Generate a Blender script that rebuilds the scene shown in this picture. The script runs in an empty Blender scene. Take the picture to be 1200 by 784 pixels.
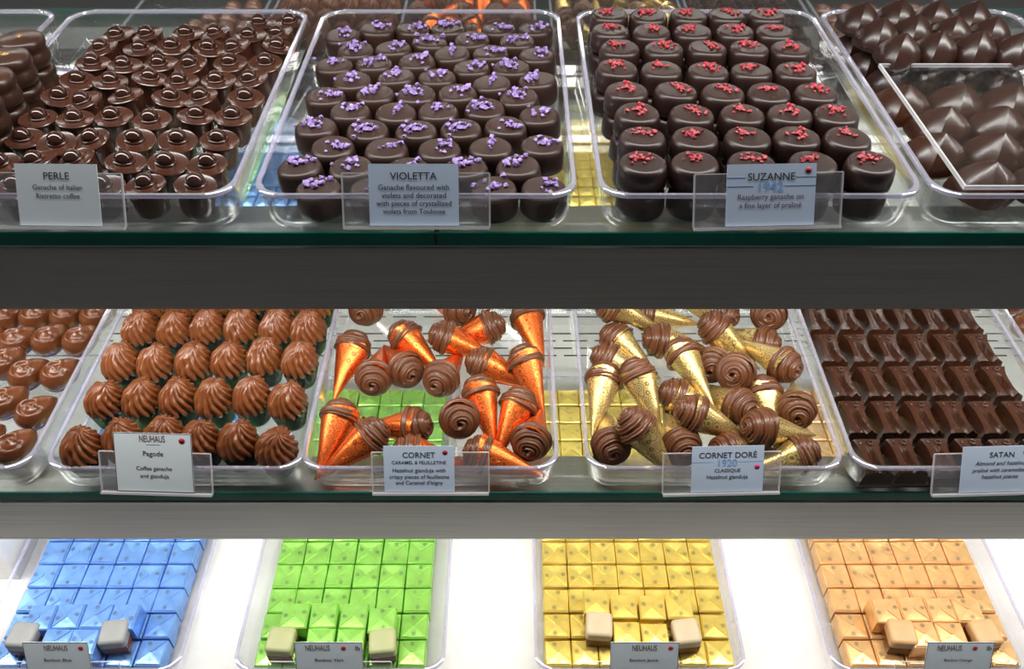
import bpy, math, random
from mathutils import Vector, Matrix, Quaternion, noise
R = math.radians
random.seed(7)

# ------------------------------------------------------------------ camera, world, lights, exposure
F_PX, PITCH = 1000.0, R(43.0)
scene = bpy.context.scene
cam_data = bpy.data.cameras.new('camera')
cam_data.sensor_width = 36.0
cam_data.lens = 36.0 * F_PX / 1200.0
cam_data.clip_start = 0.01
cam = bpy.data.objects.new('camera', cam_data)
scene.collection.objects.link(cam)
cam.location = (0, 0, 0)
cam.rotation_euler = (R(90) - PITCH, 0, 0)
scene.camera = cam

world = bpy.data.worlds.new('room_light')
scene.world = world
world.use_nodes = True
bg = world.node_tree.nodes['Background']
bg.inputs['Color'].default_value = (1.0, 0.985, 0.96, 1)
bg.inputs['Strength'].default_value = 0.11

scene.view_settings.view_transform = 'Standard'
scene.view_settings.look = 'None'
scene.view_settings.gamma = 1.0
scene.view_settings.use_curve_mapping = False
scene.view_settings.exposure = 0.0
scene.cycles.transparent_max_bounces = 32
scene.cycles.max_bounces = 10

def strip_light(name, loc, tilt, power, color, sx=2.0, sy=0.016):
    l = bpy.data.lights.new(name, 'AREA')
    l.shape = 'RECTANGLE'
    l.size, l.size_y = sx, sy
    l.energy = power
    l.color = color
    o = bpy.data.objects.new(name, l)
    o.location = loc
    o.rotation_euler = (tilt, 0, 0)
    scene.collection.objects.link(o)
    return o
# LED strips: one under the case top, one tucked behind each shelf's metal front
strip_light('led_case_top', (0.0, 0.53, -0.052), R(0), 7.5, (1.0, 0.97, 0.93), sy=0.03)
strip_light('led_upper_shelf', (0.0, 0.446, -0.3345), R(14), 4.4, (1.0, 0.95, 0.88))
strip_light('led_middle_shelf', (0.0, 0.4165, -0.5565), R(8), 5.2, (1.0, 0.97, 0.93))

# ------------------------------------------------------------------ shelf levels (metres)
SHELF = {'top': -0.311, 'mid': -0.5335, 'low': -0.780}
FRONT = {'top': 0.4255, 'mid': 0.3968, 'low': 0.3590}      # front rim of the trays
EDGE = {'top': 0.4245, 'mid': 0.3945}                     # front edge of the glass
RIM = 0.025
CP, SP = math.cos(PITCH), math.sin(PITCH)

def at(u, v, z):
    """point of the horizontal plane z seen at photo pixel (u, v)"""
    a, b = (u - 600.0) / F_PX, (392.0 - v) / F_PX
    d = z / (-SP + b * CP)
    return Vector((a * d, (CP + b * SP) * d, z))

# ------------------------------------------------------------------ helpers
col = scene.collection
def mesh(name, verts, faces, smooth=True, sharp=None):
    m = bpy.data.meshes.new(name)
    m.from_pydata([tuple(v) for v in verts], [], faces)
    if smooth:
        m.polygons.foreach_set('use_smooth', [True] * len(m.polygons))
    m.update()
    if smooth and sharp:
        m.set_sharp_from_angle(angle=R(sharp))
    return m

def obj(name, me, mat=None, loc=(0, 0, 0), rot=None, parent=None, scale=None):
    if mat is not None and len(me.materials) == 0:
        me.materials.append(mat)
    o = bpy.data.objects.new(name, me)
    o.location = loc
    if rot is not None:
        if isinstance(rot, Quaternion):
            o.rotation_mode = 'QUATERNION'
            o.rotation_quaternion = rot
        else:
            o.rotation_euler = rot
    if scale is not None:
        o.scale = scale
    if parent is not None:
        o.parent = parent
    col.objects.link(o)
    return o

def tag(o, label=None, cat=None, group=None, kind=None):
    if label: o['label'] = label
    if cat: o['category'] = cat
    if group: o['group'] = group
    if kind: o['kind'] = kind
    return o

class MB:
    def __init__(s): s.v, s.f = [], []
    def add(s, verts, faces):
        n = len(s.v)
        s.v += [tuple(v) for v in verts]
        s.f += [tuple(i + n for i in f) for f in faces]
        return s
    def box(s, x0, x1, y0, y1, z0, z1):
        return s.add([(x0,y0,z0),(x1,y0,z0),(x1,y1,z0),(x0,y1,z0),(x0,y0,z1),(x1,y0,z1),(x1,y1,z1),(x0,y1,z1)],
                     [(0,3,2,1),(4,5,6,7),(0,1,5,4),(1,2,6,5),(2,3,7,6),(3,0,4,7)])
    def build(s, name, smooth=False, sharp=None): return mesh(name, s.v, s.f, smooth, sharp)

def rings_mesh(name, rings, close_start=True, close_end=True, smooth=True, sharp=None):
    """skin a list of equal-length closed loops"""
    n = len(rings[0]); v = [p for r in rings for p in r]; f = []
    for i in range(len(rings) - 1):
        for j in range(n):
            k = (j + 1) % n
            f.append((i*n + j, i*n + k, (i+1)*n + k, (i+1)*n + j))
    if close_start: f.append(tuple(reversed(range(n))))
    if close_end: f.append(tuple((len(rings)-1)*n + j for j in range(n)))
    return mesh(name, v, f, smooth, sharp)

def lathe(name, prof, n=28, sx=1.0, sy=1.0, sharp=None):
    rings = [[(r*sx*math.cos(2*math.pi*j/n), r*sy*math.sin(2*math.pi*j/n), z) for j in range(n)] for r, z in prof]
    return rings_mesh(name, rings, sharp=sharp)

def rrect(hx, hy, r, z, seg=6):
    pts = []
    for cx, cy, a0 in ((hx-r, hy-r, 0), (-hx+r, hy-r, 90), (-hx+r, -hy+r, 180), (hx-r, -hy+r, 270)):
        for k in range(seg + 1):
            a = R(a0 + 90.0*k/seg)
            pts.append((cx + r*math.cos(a), cy + r*math.sin(a), z))
    return pts

def rounded_box(name, hx, hy, h, r, seg=3, bulge=0.0, z0=0.0):
    rings = []
    for k in range(seg + 1):
        a = R(90.0*k/seg); ins = r*(1-math.sin(a))
        rings.append(rrect(hx-ins, hy-ins, max(r, .0008), z0 + r*(1-math.cos(a)), 3))
    for k in range(seg + 1):
        a = R(90.0*k/seg); ins = r*(1-math.cos(a))
        rings.append(rrect(hx-ins, hy-ins, max(r, .0008), z0 + h - r + r*math.sin(a), 3))
    return rings_mesh(name, rings, sharp=40)

def relax(pts, dist, box, n=60):
    """push discs of diameter dist apart and keep them inside box (x0,x1,y0,y1)"""
    p = [list(q) for q in pts]
    for _ in range(n):
        for i in range(len(p)):
            for j in range(i):
                dx, dy = p[i][0]-p[j][0], p[i][1]-p[j][1]
                d = math.hypot(dx, dy)
                if 1e-6 < d < dist:
                    k = (dist-d)/d*0.5
                    p[i][0] += dx*k; p[i][1] += dy*k; p[j][0] -= dx*k; p[j][1] -= dy*k
        for q in p:
            q[0] = min(max(q[0], box[0]), box[1]); q[1] = min(max(q[1], box[2]), box[3])
    return p

ORD = ['first', 'second', 'third', 'fourth', 'fifth', 'sixth', 'seventh', 'eighth', 'ninth', 'tenth', 'eleventh', 'twelfth', 'thirteenth']

# ------------------------------------------------------------------ materials
def new_mat(name):
    m = bpy.data.materials.new(name); m.use_nodes = True
    return m, m.node_tree, m.node_tree.nodes['Principled BSDF']

def noise_node(nt, scale, detail=3, coords='Object', stretch=None):
    tc = nt.nodes.new('ShaderNodeTexCoord'); n = nt.nodes.new('ShaderNodeTexNoise')
    n.inputs['Scale'].default_value = scale; n.inputs['Detail'].default_value = detail
    if stretch:
        mp = nt.nodes.new('ShaderNodeMapping'); mp.inputs['Scale'].default_value = stretch
        nt.links.new(tc.outputs[coords], mp.inputs[0]); nt.links.new(mp.outputs[0], n.inputs['Vector'])
    else:
        nt.links.new(tc.outputs[coords], n.inputs['Vector'])
    return n

def ramp(nt, src, stops):
    r = nt.nodes.new('ShaderNodeValToRGB')
    e = r.color_ramp.elements
    while len(e) < len(stops): e.new(0.5)
    for i, (p, c) in enumerate(stops):
        e[i].position = p; e[i].color = tuple(c) + (1,)
    nt.links.new(src, r.inputs[0])
    return r

def solid(name, c0, c1=None, rough=0.4, metal=0.0, nscale=60, bump=0.0, bscale=300, coat=0.0, spec=0.5, sss=0.0):
    m, nt, b = new_mat(name)
    c1 = c1 or tuple(min(1, x*1.25) for x in c0)
    n = noise_node(nt, nscale)
    r = ramp(nt, n.outputs[0], [(0.35, c0), (0.68, c1)])
    nt.links.new(r.outputs[0], b.inputs['Base Color'])
    b.inputs['Roughness'].default_value = rough
    b.inputs['Metallic'].default_value = metal
    b.inputs['Coat Weight'].default_value = coat
    b.inputs['Coat Roughness'].default_value = 0.12
    b.inputs['Specular IOR Level'].default_value = spec
    if sss:
        b.inputs['Subsurface Weight'].default_value = sss
        b.inputs['Subsurface Scale'].default_value = 0.002
    if bump:
        n2 = noise_node(nt, bscale, 4)
        bp = nt.nodes.new('ShaderNodeBump'); bp.inputs['Strength'].default_value = bump
        bp.inputs['Distance'].default_value = 0.0006
        nt.links.new(n2.outputs[0], bp.inputs['Height']); nt.links.new(bp.outputs[0], b.inputs['Normal'])
    return m

def clear(name, tint, base=0.04, gain=0.9, rough=0.03, body=0.0, body_col=(0.8, 0.8, 0.85), gloss=(1, 1, 1)):
    """clear acrylic / glass: straight-through view plus Schlick reflection, optional milky body"""
    m = bpy.data.materials.new(name); m.use_nodes = True
    nt = m.node_tree; nt.nodes.clear()
    out = nt.nodes.new('ShaderNodeOutputMaterial')
    tr = nt.nodes.new('ShaderNodeBsdfTransparent'); tr.inputs[0].default_value = tuple(tint) + (1,)
    gl = nt.nodes.new('ShaderNodeBsdfGlossy'); gl.inputs['Roughness'].default_value = rough
    gl.inputs['Color'].default_value = tuple(gloss) + (1,)
    lw = nt.nodes.new('ShaderNodeLayerWeight'); lw.inputs['Blend'].default_value = 0.5
    pw = nt.nodes.new('ShaderNodeMath'); pw.operation = 'POWER'; pw.inputs[1].default_value = 4.0
    ma = nt.nodes.new('ShaderNodeMath'); ma.operation = 'MULTIPLY_ADD'
    ma.inputs[1].default_value = gain; ma.inputs[2].default_value = base; ma.use_clamp = True
    nt.links.new(lw.outputs['Facing'], pw.inputs[0]); nt.links.new(pw.outputs[0], ma.inputs[0])
    inner = tr
    if body:
        df = nt.nodes.new('ShaderNodeBsdfDiffuse'); df.inputs[0].default_value = tuple(body_col) + (1,)
        mb = nt.nodes.new('ShaderNodeMixShader'); mb.inputs[0].default_value = body
        nt.links.new(tr.outputs[0], mb.inputs[1]); nt.links.new(df.outputs[0], mb.inputs[2]); inner = mb
    mx = nt.nodes.new('ShaderNodeMixShader')
    nt.links.new(ma.outputs[0], mx.inputs[0]); nt.links.new(inner.outputs[0], mx.inputs[1]); nt.links.new(gl.outputs[0], mx.inputs[2])
    nt.links.new(mx.outputs[0], out.inputs[0])
    return m

def brushed(name, c, rough, streak=0.12):
    m, nt, b = new_mat(name)
    n = noise_node(nt, 1.0, 5, stretch=(6, 900, 900))
    lo = tuple(x*(1-streak) for x in c); hi = tuple(min(1, x*(1+streak)) for x in c)
    r = ramp(nt, n.outputs[0], [(0.3, lo), (0.7, hi)])
    nt.links.new(r.outputs[0], b.inputs['Base Color'])
    b.inputs['Metallic'].default_value = 1.0; b.inputs['Roughness'].default_value = rough
    b.inputs['Anisotropic'].default_value = 0.5
    return m

def foil(name, base, dark, rough=0.28, rings=True, scale=150.0, metal=0.85):
    m, nt, b = new_mat(name)
    n = noise_node(nt, 70, 2)
    r = ramp(nt, n.outputs[0], [(0.3, tuple(x*0.8 for x in base)), (0.7, base)])
    last = r.outputs[0]
    if rings:
        tc = nt.nodes.new('ShaderNodeTexCoord')
        vo = nt.nodes.new('ShaderNodeTexVoronoi'); vo.inputs['Scale'].default_value = scale
        vo.inputs['Randomness'].default_value = 0.55
        nt.links.new(tc.outputs['UV'], vo.inputs['Vector'])
        mu = nt.nodes.new('ShaderNodeMath'); mu.operation = 'MULTIPLY'; mu.inputs[1].default_value = 24.0
        si = nt.nodes.new('ShaderNodeMath'); si.operation = 'SINE'
        nt.links.new(vo.outputs['Distance'], mu.inputs[0]); nt.links.new(mu.outputs[0], si.inputs[0])
        rr = ramp(nt, si.outputs[0], [(0.55, (0, 0, 0)), (0.85, (0.85, 0.85, 0.85))])
        mx = nt.nodes.new('ShaderNodeMix'); mx.data_type = 'RGBA'
        nt.links.new(rr.outputs[0], mx.inputs[0]); nt.links.new(last, mx.inputs[6])
        mx.inputs[7].default_value = tuple(dark) + (1,)
        last = mx.outputs[2]
    nt.links.new(last, b.inputs['Base Color'])
    b.inputs['Metallic'].default_value = metal; b.inputs['Roughness'].default_value = rough
    n2 = noise_node(nt, 160, 3)
    bp = nt.nodes.new('ShaderNodeBump'); bp.inputs['Strength'].default_value = 0.25; bp.inputs['Distance'].default_value = 0.001
    nt.links.new(n2.outputs[0], bp.inputs['Height']); nt.links.new(bp.outputs[0], b.inputs['Normal'])
    return m

M = {}
M['glass'] = clear('shelf_glass', (0.965, 0.985, 0.975), 0.05, 0.9, 0.01)
M['glass_edge'] = solid('green_glass_edge', (0.0, 0.10, 0.075), (0.0, 0.17, 0.125), 0.12, 0, 14, coat=0.5)
M['seam'] = solid('dark_seam', (0.01, 0.012, 0.012), None, 0.5)
M['tray'] = clear('clear_tray_plastic', (0.965, 0.965, 0.975), 0.07, 0.9, 0.05)
M['rim'] = clear('tray_rim_plastic', (0.80, 0.79, 0.90), 0.22, 0.8, 0.10, 0.24, (0.80, 0.79, 0.90))
M['sheet'] = clear('clear_sheet_plastic', (0.97, 0.97, 0.975), 0.035, 0.7, 0.02)
M['holder'] = clear('clear_holder_plastic', (0.95, 0.95, 0.965), 0.06, 0.85, 0.04, 0.06)
M['holder_edge'] = clear('bright_holder_edge', (0.9, 0.9, 0.93), 0.15, 0.8, 0.1, 0.45, (0.92, 0.92, 0.95))
M['steel'] = brushed('brushed_dark_steel', (0.62, 0.62, 0.61), 0.40)
M['alu'] = brushed('brushed_pale_aluminium', (0.72, 0.72, 0.70), 0.28, 0.08)
M['mirror'] = solid('back_mirror', (0.82, 0.83, 0.82), (0.84, 0.85, 0.84), 0.03, 1.0)
M['white'] = solid('white_laminate', (0.60, 0.59, 0.575), (0.63, 0.62, 0.605), 0.25, coat=0.2)
M['slot'] = solid('dark_slot', (0.012, 0.012, 0.012), None, 0.7)
M['case'] = solid('case_grey', (0.30, 0.30, 0.30), None, 0.5)
M['floor'] = solid('floor_grey', (0.16, 0.15, 0.14), None, 0.5, nscale=4)
M['choc_dark'] = solid('dark_chocolate', (0.030, 0.0115, 0.0065), (0.042, 0.016, 0.009), 0.33, spec=0.5)
M['choc_perle'] = solid('glossy_dark_chocolate', (0.040, 0.013, 0.007), (0.062, 0.021, 0.011), 0.24, spec=0.55)
M['choc_pearl'] = solid('shiny_pearl_chocolate', (0.030, 0.010, 0.006), (0.040, 0.014, 0.008), 0.12, spec=0.6)
M['choc_violet'] = solid('matt_dark_chocolate', (0.026, 0.011, 0.007), (0.034, 0.0145, 0.0095), 0.40, spec=0.5)
M['choc_suzanne'] = solid('satin_dark_chocolate', (0.020, 0.0085, 0.0065), (0.028, 0.012, 0.009), 0.36, spec=0.5)
M['choc_black'] = solid('very_dark_chocolate', (0.022, 0.009, 0.0065), (0.034, 0.014, 0.009), 0.27, spec=0.5)
M['choc_shell'] = solid('brown_shell_chocolate', (0.034, 0.0115, 0.0055), (0.055, 0.019, 0.0085), 0.26, spec=0.5)
M['choc_milk'] = solid('milk_chocolate', (0.150, 0.045, 0.0135), (0.195, 0.060, 0.019), 0.25, spec=0.5, sss=0.05)
M['choc_milk_deep'] = solid('deep_milk_chocolate', (0.100, 0.031, 0.0105), (0.140, 0.044, 0.0155), 0.22, spec=0.5, sss=0.05)
M['choc_rosette'] = solid('piped_gianduja', (0.090, 0.031, 0.0125), (0.125, 0.044, 0.018), 0.31, spec=0.45)
M['choc_satan'] = solid('bar_chocolate', (0.036, 0.0125, 0.0062), (0.052, 0.018, 0.009), 0.24, spec=0.5)
M['violet'] = solid('violet_sugar', (0.15, 0.08, 0.30), (0.40, 0.30, 0.58), 0.55, 0, 420, sss=0.1)
M['raspberry'] = solid('dried_raspberry', (0.22, 0.005, 0.018), (0.50, 0.07, 0.08), 0.5, 0, 380)
M['gold_mark'] = solid('gold_dust', (0.55, 0.33, 0.10), None, 0.4, 0.5)
M['cup'] = solid('pleated_foil_cup', (0.018, 0.026, 0.018), (0.12, 0.14, 0.11), 0.25, 0.8, 300)
M['orange_foil'] = foil('orange_cornet_foil', (0.90, 0.19, 0.035), (0.32, 0.035, 0.006), 0.34, metal=0.75)
M['gold_foil'] = foil('gold_cornet_foil', (0.78, 0.56, 0.23), (0.12, 0.11, 0.012), 0.33, metal=0.75)
M['blue_foil'] = foil('blue_foil', (0.22, 0.44, 0.92), (0, 0, 0), 0.24, False, metal=0.62)
M['green_foil'] = foil('green_foil', (0.38, 0.78, 0.15), (0, 0, 0), 0.24, False, metal=0.62)
M['yellow_foil'] = foil('yellow_foil', (0.94, 0.72, 0.17), (0, 0, 0), 0.24, False, metal=0.65)
M['peach_foil'] = foil('peach_foil', (0.96, 0.58, 0.25), (0, 0, 0), 0.24, False, metal=0.62)
M['mark'] = solid('printed_mark', (0.03, 0.025, 0.02), None, 0.6)
M['coat_grey'] = solid('pale_grey_coating', (0.20, 0.203, 0.198), (0.235, 0.238, 0.232), 0.5, bump=0.2)
M['coat_green'] = solid('pale_green_coating', (0.27, 0.285, 0.125), (0.31, 0.325, 0.15), 0.5, bump=0.2)
M['coat_cream'] = solid('cream_coating', (0.38, 0.30, 0.185), (0.42, 0.34, 0.22), 0.5, bump=0.2)
M['coat_caramel'] = solid('caramel_coating', (0.42, 0.245, 0.105), (0.47, 0.285, 0.13), 0.5, bump=0.2)
M['card_blue'] = solid('pale_blue_card', (0.50, 0.61, 0.79), (0.52, 0.63, 0.81), 0.7)
M['card_grey'] = solid('pale_grey_card', (0.62, 0.70, 0.76), (0.64, 0.72, 0.78), 0.7)
M['liner'] = solid('pale_paper', (0.50, 0.48, 0.42), (0.58, 0.56, 0.50), 0.6)
M['ink'] = solid('black_ink', (0.02, 0.022, 0.03), None, 0.8)
M['ink_blue'] = solid('pale_blue_ink', (0.16, 0.36, 0.72), None, 0.8)
M['ink_brown'] = solid('brown_ink', (0.10, 0.05, 0.035), None, 0.8)
M['ink_plum'] = solid('plum_ink', (0.12, 0.06, 0.11), None, 0.8)
M['dot'] = solid('dark_red_sticker', (0.25, 0.008, 0.018), None, 0.5)
M['dot_pink'] = solid('pink_sticker', (0.50, 0.01, 0.12), None, 0.5)

# ------------------------------------------------------------------ the display case
XL, XR = -1.05, 1.05
def struct(name, mb, mat, label=None, parent=None):
    o = obj(name, mb.build(name), mat, parent=parent)
    if parent is None: tag(o, label, kind='structure')
    return o
struct('floor', MB().box(-3, 3, -3, 3, -1.42, -1.40), M['floor'], 'grey shop floor below the display case')
struct('wall_back', MB().box(XL, XR, 0.855, 0.865, -0.81, 0.02), M['mirror'], 'mirrored back wall of the display case')
struct('ceiling', MB().box(XL, XR, 0.45, 0.865, -0.048, -0.03), M['case'], 'grey top of the display case holding a light strip')
deck = struct('display_deck', MB().box(XL, XR, 0.22, 0.855, -0.81, SHELF['low']), M['white'], 'glossy white bottom deck of the display case')
struct('wall_front', MB().box(XL, XR, 0.23, 0.25, -1.40, -0.81), M['case'], 'grey lower front of the display case')
slot_me = MB().box(-0.016, 0.016, -0.0012, 0.0012, -0.001, 0.0002).build('vent_slot')
for row, y in enumerate((0.796, 0.810, 0.824, 0.838)):
    for k in range(-19, 20):
        obj('vent_slot', slot_me, M['slot'], (k*0.042 + (0.021 if row % 2 else 0), y, SHELF['low']), parent=deck)

GT = 0.0095
for lev, seam, zbot, where in (('top', -0.047, -0.3737, 'upper'), ('mid', -0.050, -0.597, 'middle')):
    z = SHELF[lev]; y0 = EDGE[lev]
    for x0, x1, side in ((XL, seam-0.0008, 'coffee'), (seam+0.0008, XR, 'raspberry')):
        g = struct('glass_shelf', MB().box(x0, x1, y0+0.0015, 0.845, z-GT, z), M['glass'],
                   'clear glass pane of the %s shelf, %s of the dark seam' % (where, 'left' if x0 == XL else 'right'))
        obj('polished_edge', MB().box(x0, x1, y0, y0+0.0014, z-GT, z).build('polished_edge'), M['glass_edge'], parent=g)
    s = struct('shelf_front', MB().box(XL, XR, y0+0.001, y0+0.004, zbot, z-GT-0.0006), M['steel'],
               'brushed dark steel front of the %s shelf' % where)
    obj('flange', MB().box(XL, XR, y0+0.004, y0+0.044, z-GT-0.004, z-GT-0.0008).build('flange'), M['alu'], parent=s)
    obj('bead', MB().box(XL, XR, y0-0.0012, y0+0.001, z-GT-0.0042, z-GT-0.0012).build('bead'), M['alu'], parent=s)
    obj('joint_gap', MB().box(seam-0.0008, seam+0.0008, y0+0.0002, y0+0.02, z-GT, z-0.0004).build('joint_gap'), M['seam'], parent=s)

# ------------------------------------------------------------------ trays
def make_tray(level, cx, label, W=0.195, L=0.274, front=None):
    z = SHELF[level]; y0 = FRONT[level] if front is None else front
    hx, hy = W/2, L/2
    t = 0.0018; r = 0.016
    loops = [rrect(hx-.0062, hy-.0062, r, t), rrect(hx-.0048, hy-.0048, r, .0045), rrect(hx-.0015-t, hy-.003-t, r, RIM-.0015),
             rrect(hx-.0015, hy-.0015, r, RIM-.0015), rrect(hx-.0030, hy-.0030, r, .004), rrect(hx-.0046, hy-.0046, r, .0)]
    o = obj('display_tray', rings_mesh('tray_body', loops, sharp=60), M['tray'], (cx, y0+hy, z+.0004))
    n = len(loops[0]); sec = [(-.0034, 0), (-.0029, .0011), (-.0006, .0013), (.0, .0005), (.0, -.0010), (-.0029, -.0013)]
    lp = [rrect(hx+a, hy+a, r+.001, RIM+b) for a, b in sec]
    lp.append(lp[0])
    obj('rim', rings_mesh('tray_rim', lp, False, False, sharp=50), M['rim'], parent=o)
    tag(o, label, 'tray', 'clear plastic display trays')
    return (cx-hx, cx+hx, y0, y0+L, z+.0024)      # box and floor height

TR = {}
TR['round'] = make_tray('top', -0.471, 'clear plastic tray of round gold-marked dark pralines')
TR['perle'] = make_tray('top', -0.264, 'clear plastic tray of pearl-topped dark pralines')
TR['violet'] = make_tray('top', -0.0582, 'clear plastic tray of violet-sprinkled pralines')
TR['suzanne'] = make_tray('top', 0.1495, 'clear plastic tray of raspberry-sprinkled pralines')
TR['shell'] = make_tray('top', 0.333, 'narrow clear plastic tray of ridged dark domes', W=0.163)
TR['end'] = make_tray('top', 0.516, 'clear plastic tray beside the ridged dark domes')
TR['swirl'] = make_tray('mid', -0.4595, 'clear plastic tray of swirled teardrop pralines')
TR['pagode'] = make_tray('mid', -0.2545, 'clear plastic tray of piped milk chocolate rosettes in cups')
TR['cornet'] = make_tray('mid', -0.0620, 'clear plastic tray of orange foil cornets')
TR['dore'] = make_tray('mid', 0.1526, 'clear plastic tray of gold foil cornets')
TR['satan'] = make_tray('mid', 0.3455, 'clear plastic tray of dark rectangular bars', W=0.178)
TR['last'] = make_tray('mid', 0.5400, 'clear plastic tray beside the dark rectangular bars')
TR['blue'] = make_tray('low', -0.4016, 'clear plastic tray of blue foil bonbons', L=0.374)
TR['green'] = make_tray('low', -0.1588, 'clear plastic tray of green foil bonbons', L=0.374)
TR['yellow'] = make_tray('low', 0.1180, 'clear plastic tray of yellow foil bonbons', L=0.374)
TR['peach'] = make_tray('low', 0.3900, 'clear plastic tray of orange foil bonbons', L=0.374)
def inner(k, m):
    x0, x1, y0, y1, z = TR[k]
    return (x0+.0062+m, x1-.0062-m, y0+.0054+m, y1-.0062-m)

# ------------------------------------------------------------------ crumbs (toppings)
def crumbs(name, seed, n, spread, smin, smax, cx=0.0, cy=0.0, flat=0.7):
    rnd = random.Random(seed); mb = MB()
    for _ in range(n):
        a, rr = rnd.uniform(0, 6.283), spread*abs(rnd.gauss(0, .55))
        rr = min(rr, spread*1.25)
        s = rnd.uniform(smin, smax)
        p = Vector((cx+rr*math.cos(a), cy+rr*math.sin(a)*0.8, s*flat*0.5))
        q = Quaternion((rnd.uniform(-1, 1), rnd.uniform(-1, 1), rnd.uniform(-1, 1), rnd.uniform(-1, 1)))
        q.normalize()
        vs = []
        for d in ((1,0,0),(-1,0,0),(0,1,0),(0,-1,0),(0,0,1),(0,0,-1),(.6,.6,.6),(-.6,.5,-.6)):
            w = q @ (Vector(d)*s*rnd.uniform(.42, .72))
            vs.append(p + Vector((w.x, w.y, w.z*flat)))
        mb.add(vs, [(0,2,6),(2,4,6),(4,0,6),(0,3,4),(3,1,4),(1,2,4),(0,5,2),(0,3,5),(3,1,7),(1,2,7),(2,5,7),(5,3,7)])
    return mb.build(name)

# ------------------------------------------------------------------ upper shelf: pearl pralines
perle_body = lathe('perle_body', [(.0088, 0), (.0099, .0012), (.0106, .006), (.0114, .0170), (.0116, .0182)], 24)
perle_lid = lathe('perle_lid', [(.0114, .0179), (.0125, .0183), (.0126, .0192), (.0121, .0196), (.0111, .0191), (.0040, .0189), (.0001, .0189)], 28, sharp=50)
pearl_me = lathe('pearl', [(.0044, .0180), (.0056, .0198), (.0059, .0217), (.0054, .0239), (.0038, .0257), (.0019, .0266), (.0001, .0268)], 18)
collar_me = lathe('collar', [(.0044, .0186), (.0070, .0189), (.0067, .0199), (.0056, .0202)], 18)
s = 400/1081.0
rows = [[(832,45),(930,45)],
        [(378,95),(475,97),(590,92),(690,95),(797,90),(900,88)],
        [(335,140),(437,143),(540,132),(652,140),(762,135),(870,133)],
        [(285,188),(388,195),(505,187),(612,190),(728,183),(838,183)],
        [(230,245),(337,248),(455,242),(570,243),(687,240),(805,238)],
        [(172,297),(280,308),(405,295),(520,303),(646,298),(767,298)],
        [(112,362),(227,367),(355,355),(475,365),(605,360),(728,357)],
        [(-75,432),(48,430),(158,437),(290,430),(417,430),(550,432),(683,432)],
        [(-120,505),(5,505),(122,500),(252,495),(378,505),(515,505),(650,508)],
        [(-105,578),(40,578),(180,575),(320,575),(460,573),(603,573)]]
idx = [(len(rows)-1-j, len(r)-1-i) for j, r in enumerate(rows) for i in range(len(r))]
P = [at(x*s, y*s+1, SHELF['top']+.0245) for r in rows for x, y in r]
pts = relax([(p.x, p.y) for p in P], 0.0248, inner('perle', .0085), 25)
rnd = random.Random(3)
for (x, y), (rj, ci) in zip(pts, idx):
    az = rnd.choice((1, 1, 1, -1))*rnd.uniform(20, 110)
    tl = R(rnd.uniform(2, 13))
    q = Quaternion(Vector((math.cos(R(az)), math.sin(R(az)), 0)), tl) @ Quaternion((0, 0, 1), rnd.uniform(-.5, .5))
    o = obj('pearl_praline', perle_body, M['choc_perle'], (x, y, TR['perle'][4] + .0100*math.sin(tl)), q)
    tag(o, 'pearl-topped dark praline, %s row from the tray front, %s from the violet praline tray' % (ORD[rj], ORD[ci]), 'praline', 'pearl pralines in the coffee tray')
    obj('lid', perle_lid, M['choc_perle'], parent=o)
    obj('collar', collar_me, M['choc_perle'], (-.0016, .0022, 0), parent=o)
    obj('pearl', pearl_me, M['choc_pearl'], (-.0016, .0022, -.0012), parent=o)

# ------------------------------------------------------------------ upper shelf: violet pralines
def puck(name, Rr, H, e, seed):
    rnd = random.Random(seed); n = 30
    prof = [(Rr*.90, 0), (Rr*.985, H*.08), (Rr*1.0, H*.30), (Rr*.985, H*.62), (Rr*.955, H*.82), (Rr*.90, H*.94), (Rr*.80, H*.995),
            (Rr*.72, H*1.0), (Rr*.40, H*1.01), (.0001, H*1.015)]
    rings = []
    for r, z in prof:
        ring = []
        for j in range(n):
            a = 2*math.pi*j/n
            k = 1 + e*noise.noise(Vector((math.cos(a)*1.2+seed*7, math.sin(a)*1.2, z*40)))
            ring.append((r*k*math.cos(a), r*k*math.sin(a), z))
        rings.append(ring)
    return rings_mesh(name, rings)
vm = [puck('violet_praline_body', .0150, .0172, .04, i) for i in range(4)]
vt = [crumbs('violet_crystals', 40+i, 11+i % 6, .0125, .0022, .0046, (-1)**i*.0012, .0016) for i in range(10)]
s = 420/1135.0
rows = [[(530,30),(632,25)], [(685,58),(820,48),(940,55)], [(370,95),(614,92),(760,85),(880,92)], [(412,140),(547,140),(697,125),(815,122),(940,130)],
        [(330,190),(468,182),(628,180),(752,175),(880,175)], [(390,235),(547,217),(683,222),(815,222),(945,217)],
        [(300,290),(460,277),(600,268),(745,272),(880,277)], [(382,337),(520,327),(663,327),(807,332),(950,338)],
        [(265,392),(435,395),(580,387),(727,387),(880,392)], [(332,458),(490,460),(643,460),(800,465),(953,458)],
        [(220,527),(370,535),(545,538),(720,532),(880,530)], [(243,603),(400,610),(640,610),(810,612),(955,605)]]
idx = [(len(rows)-1-j, len(r)-1-i) for j, r in enumerate(rows) for i in range(len(r))]
KX = 1.0
pts = [at(280+x*s, y*s+2, SHELF['top']+.0200) for r in rows for x, y in r]
bxs = inner('violet', .0135)
pts = relax([(p.x/KX, p.y) for p in pts], 0.0296, (bxs[0]/KX, bxs[1]/KX, bxs[2], bxs[3]), 80)
rnd = random.Random(5)
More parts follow.
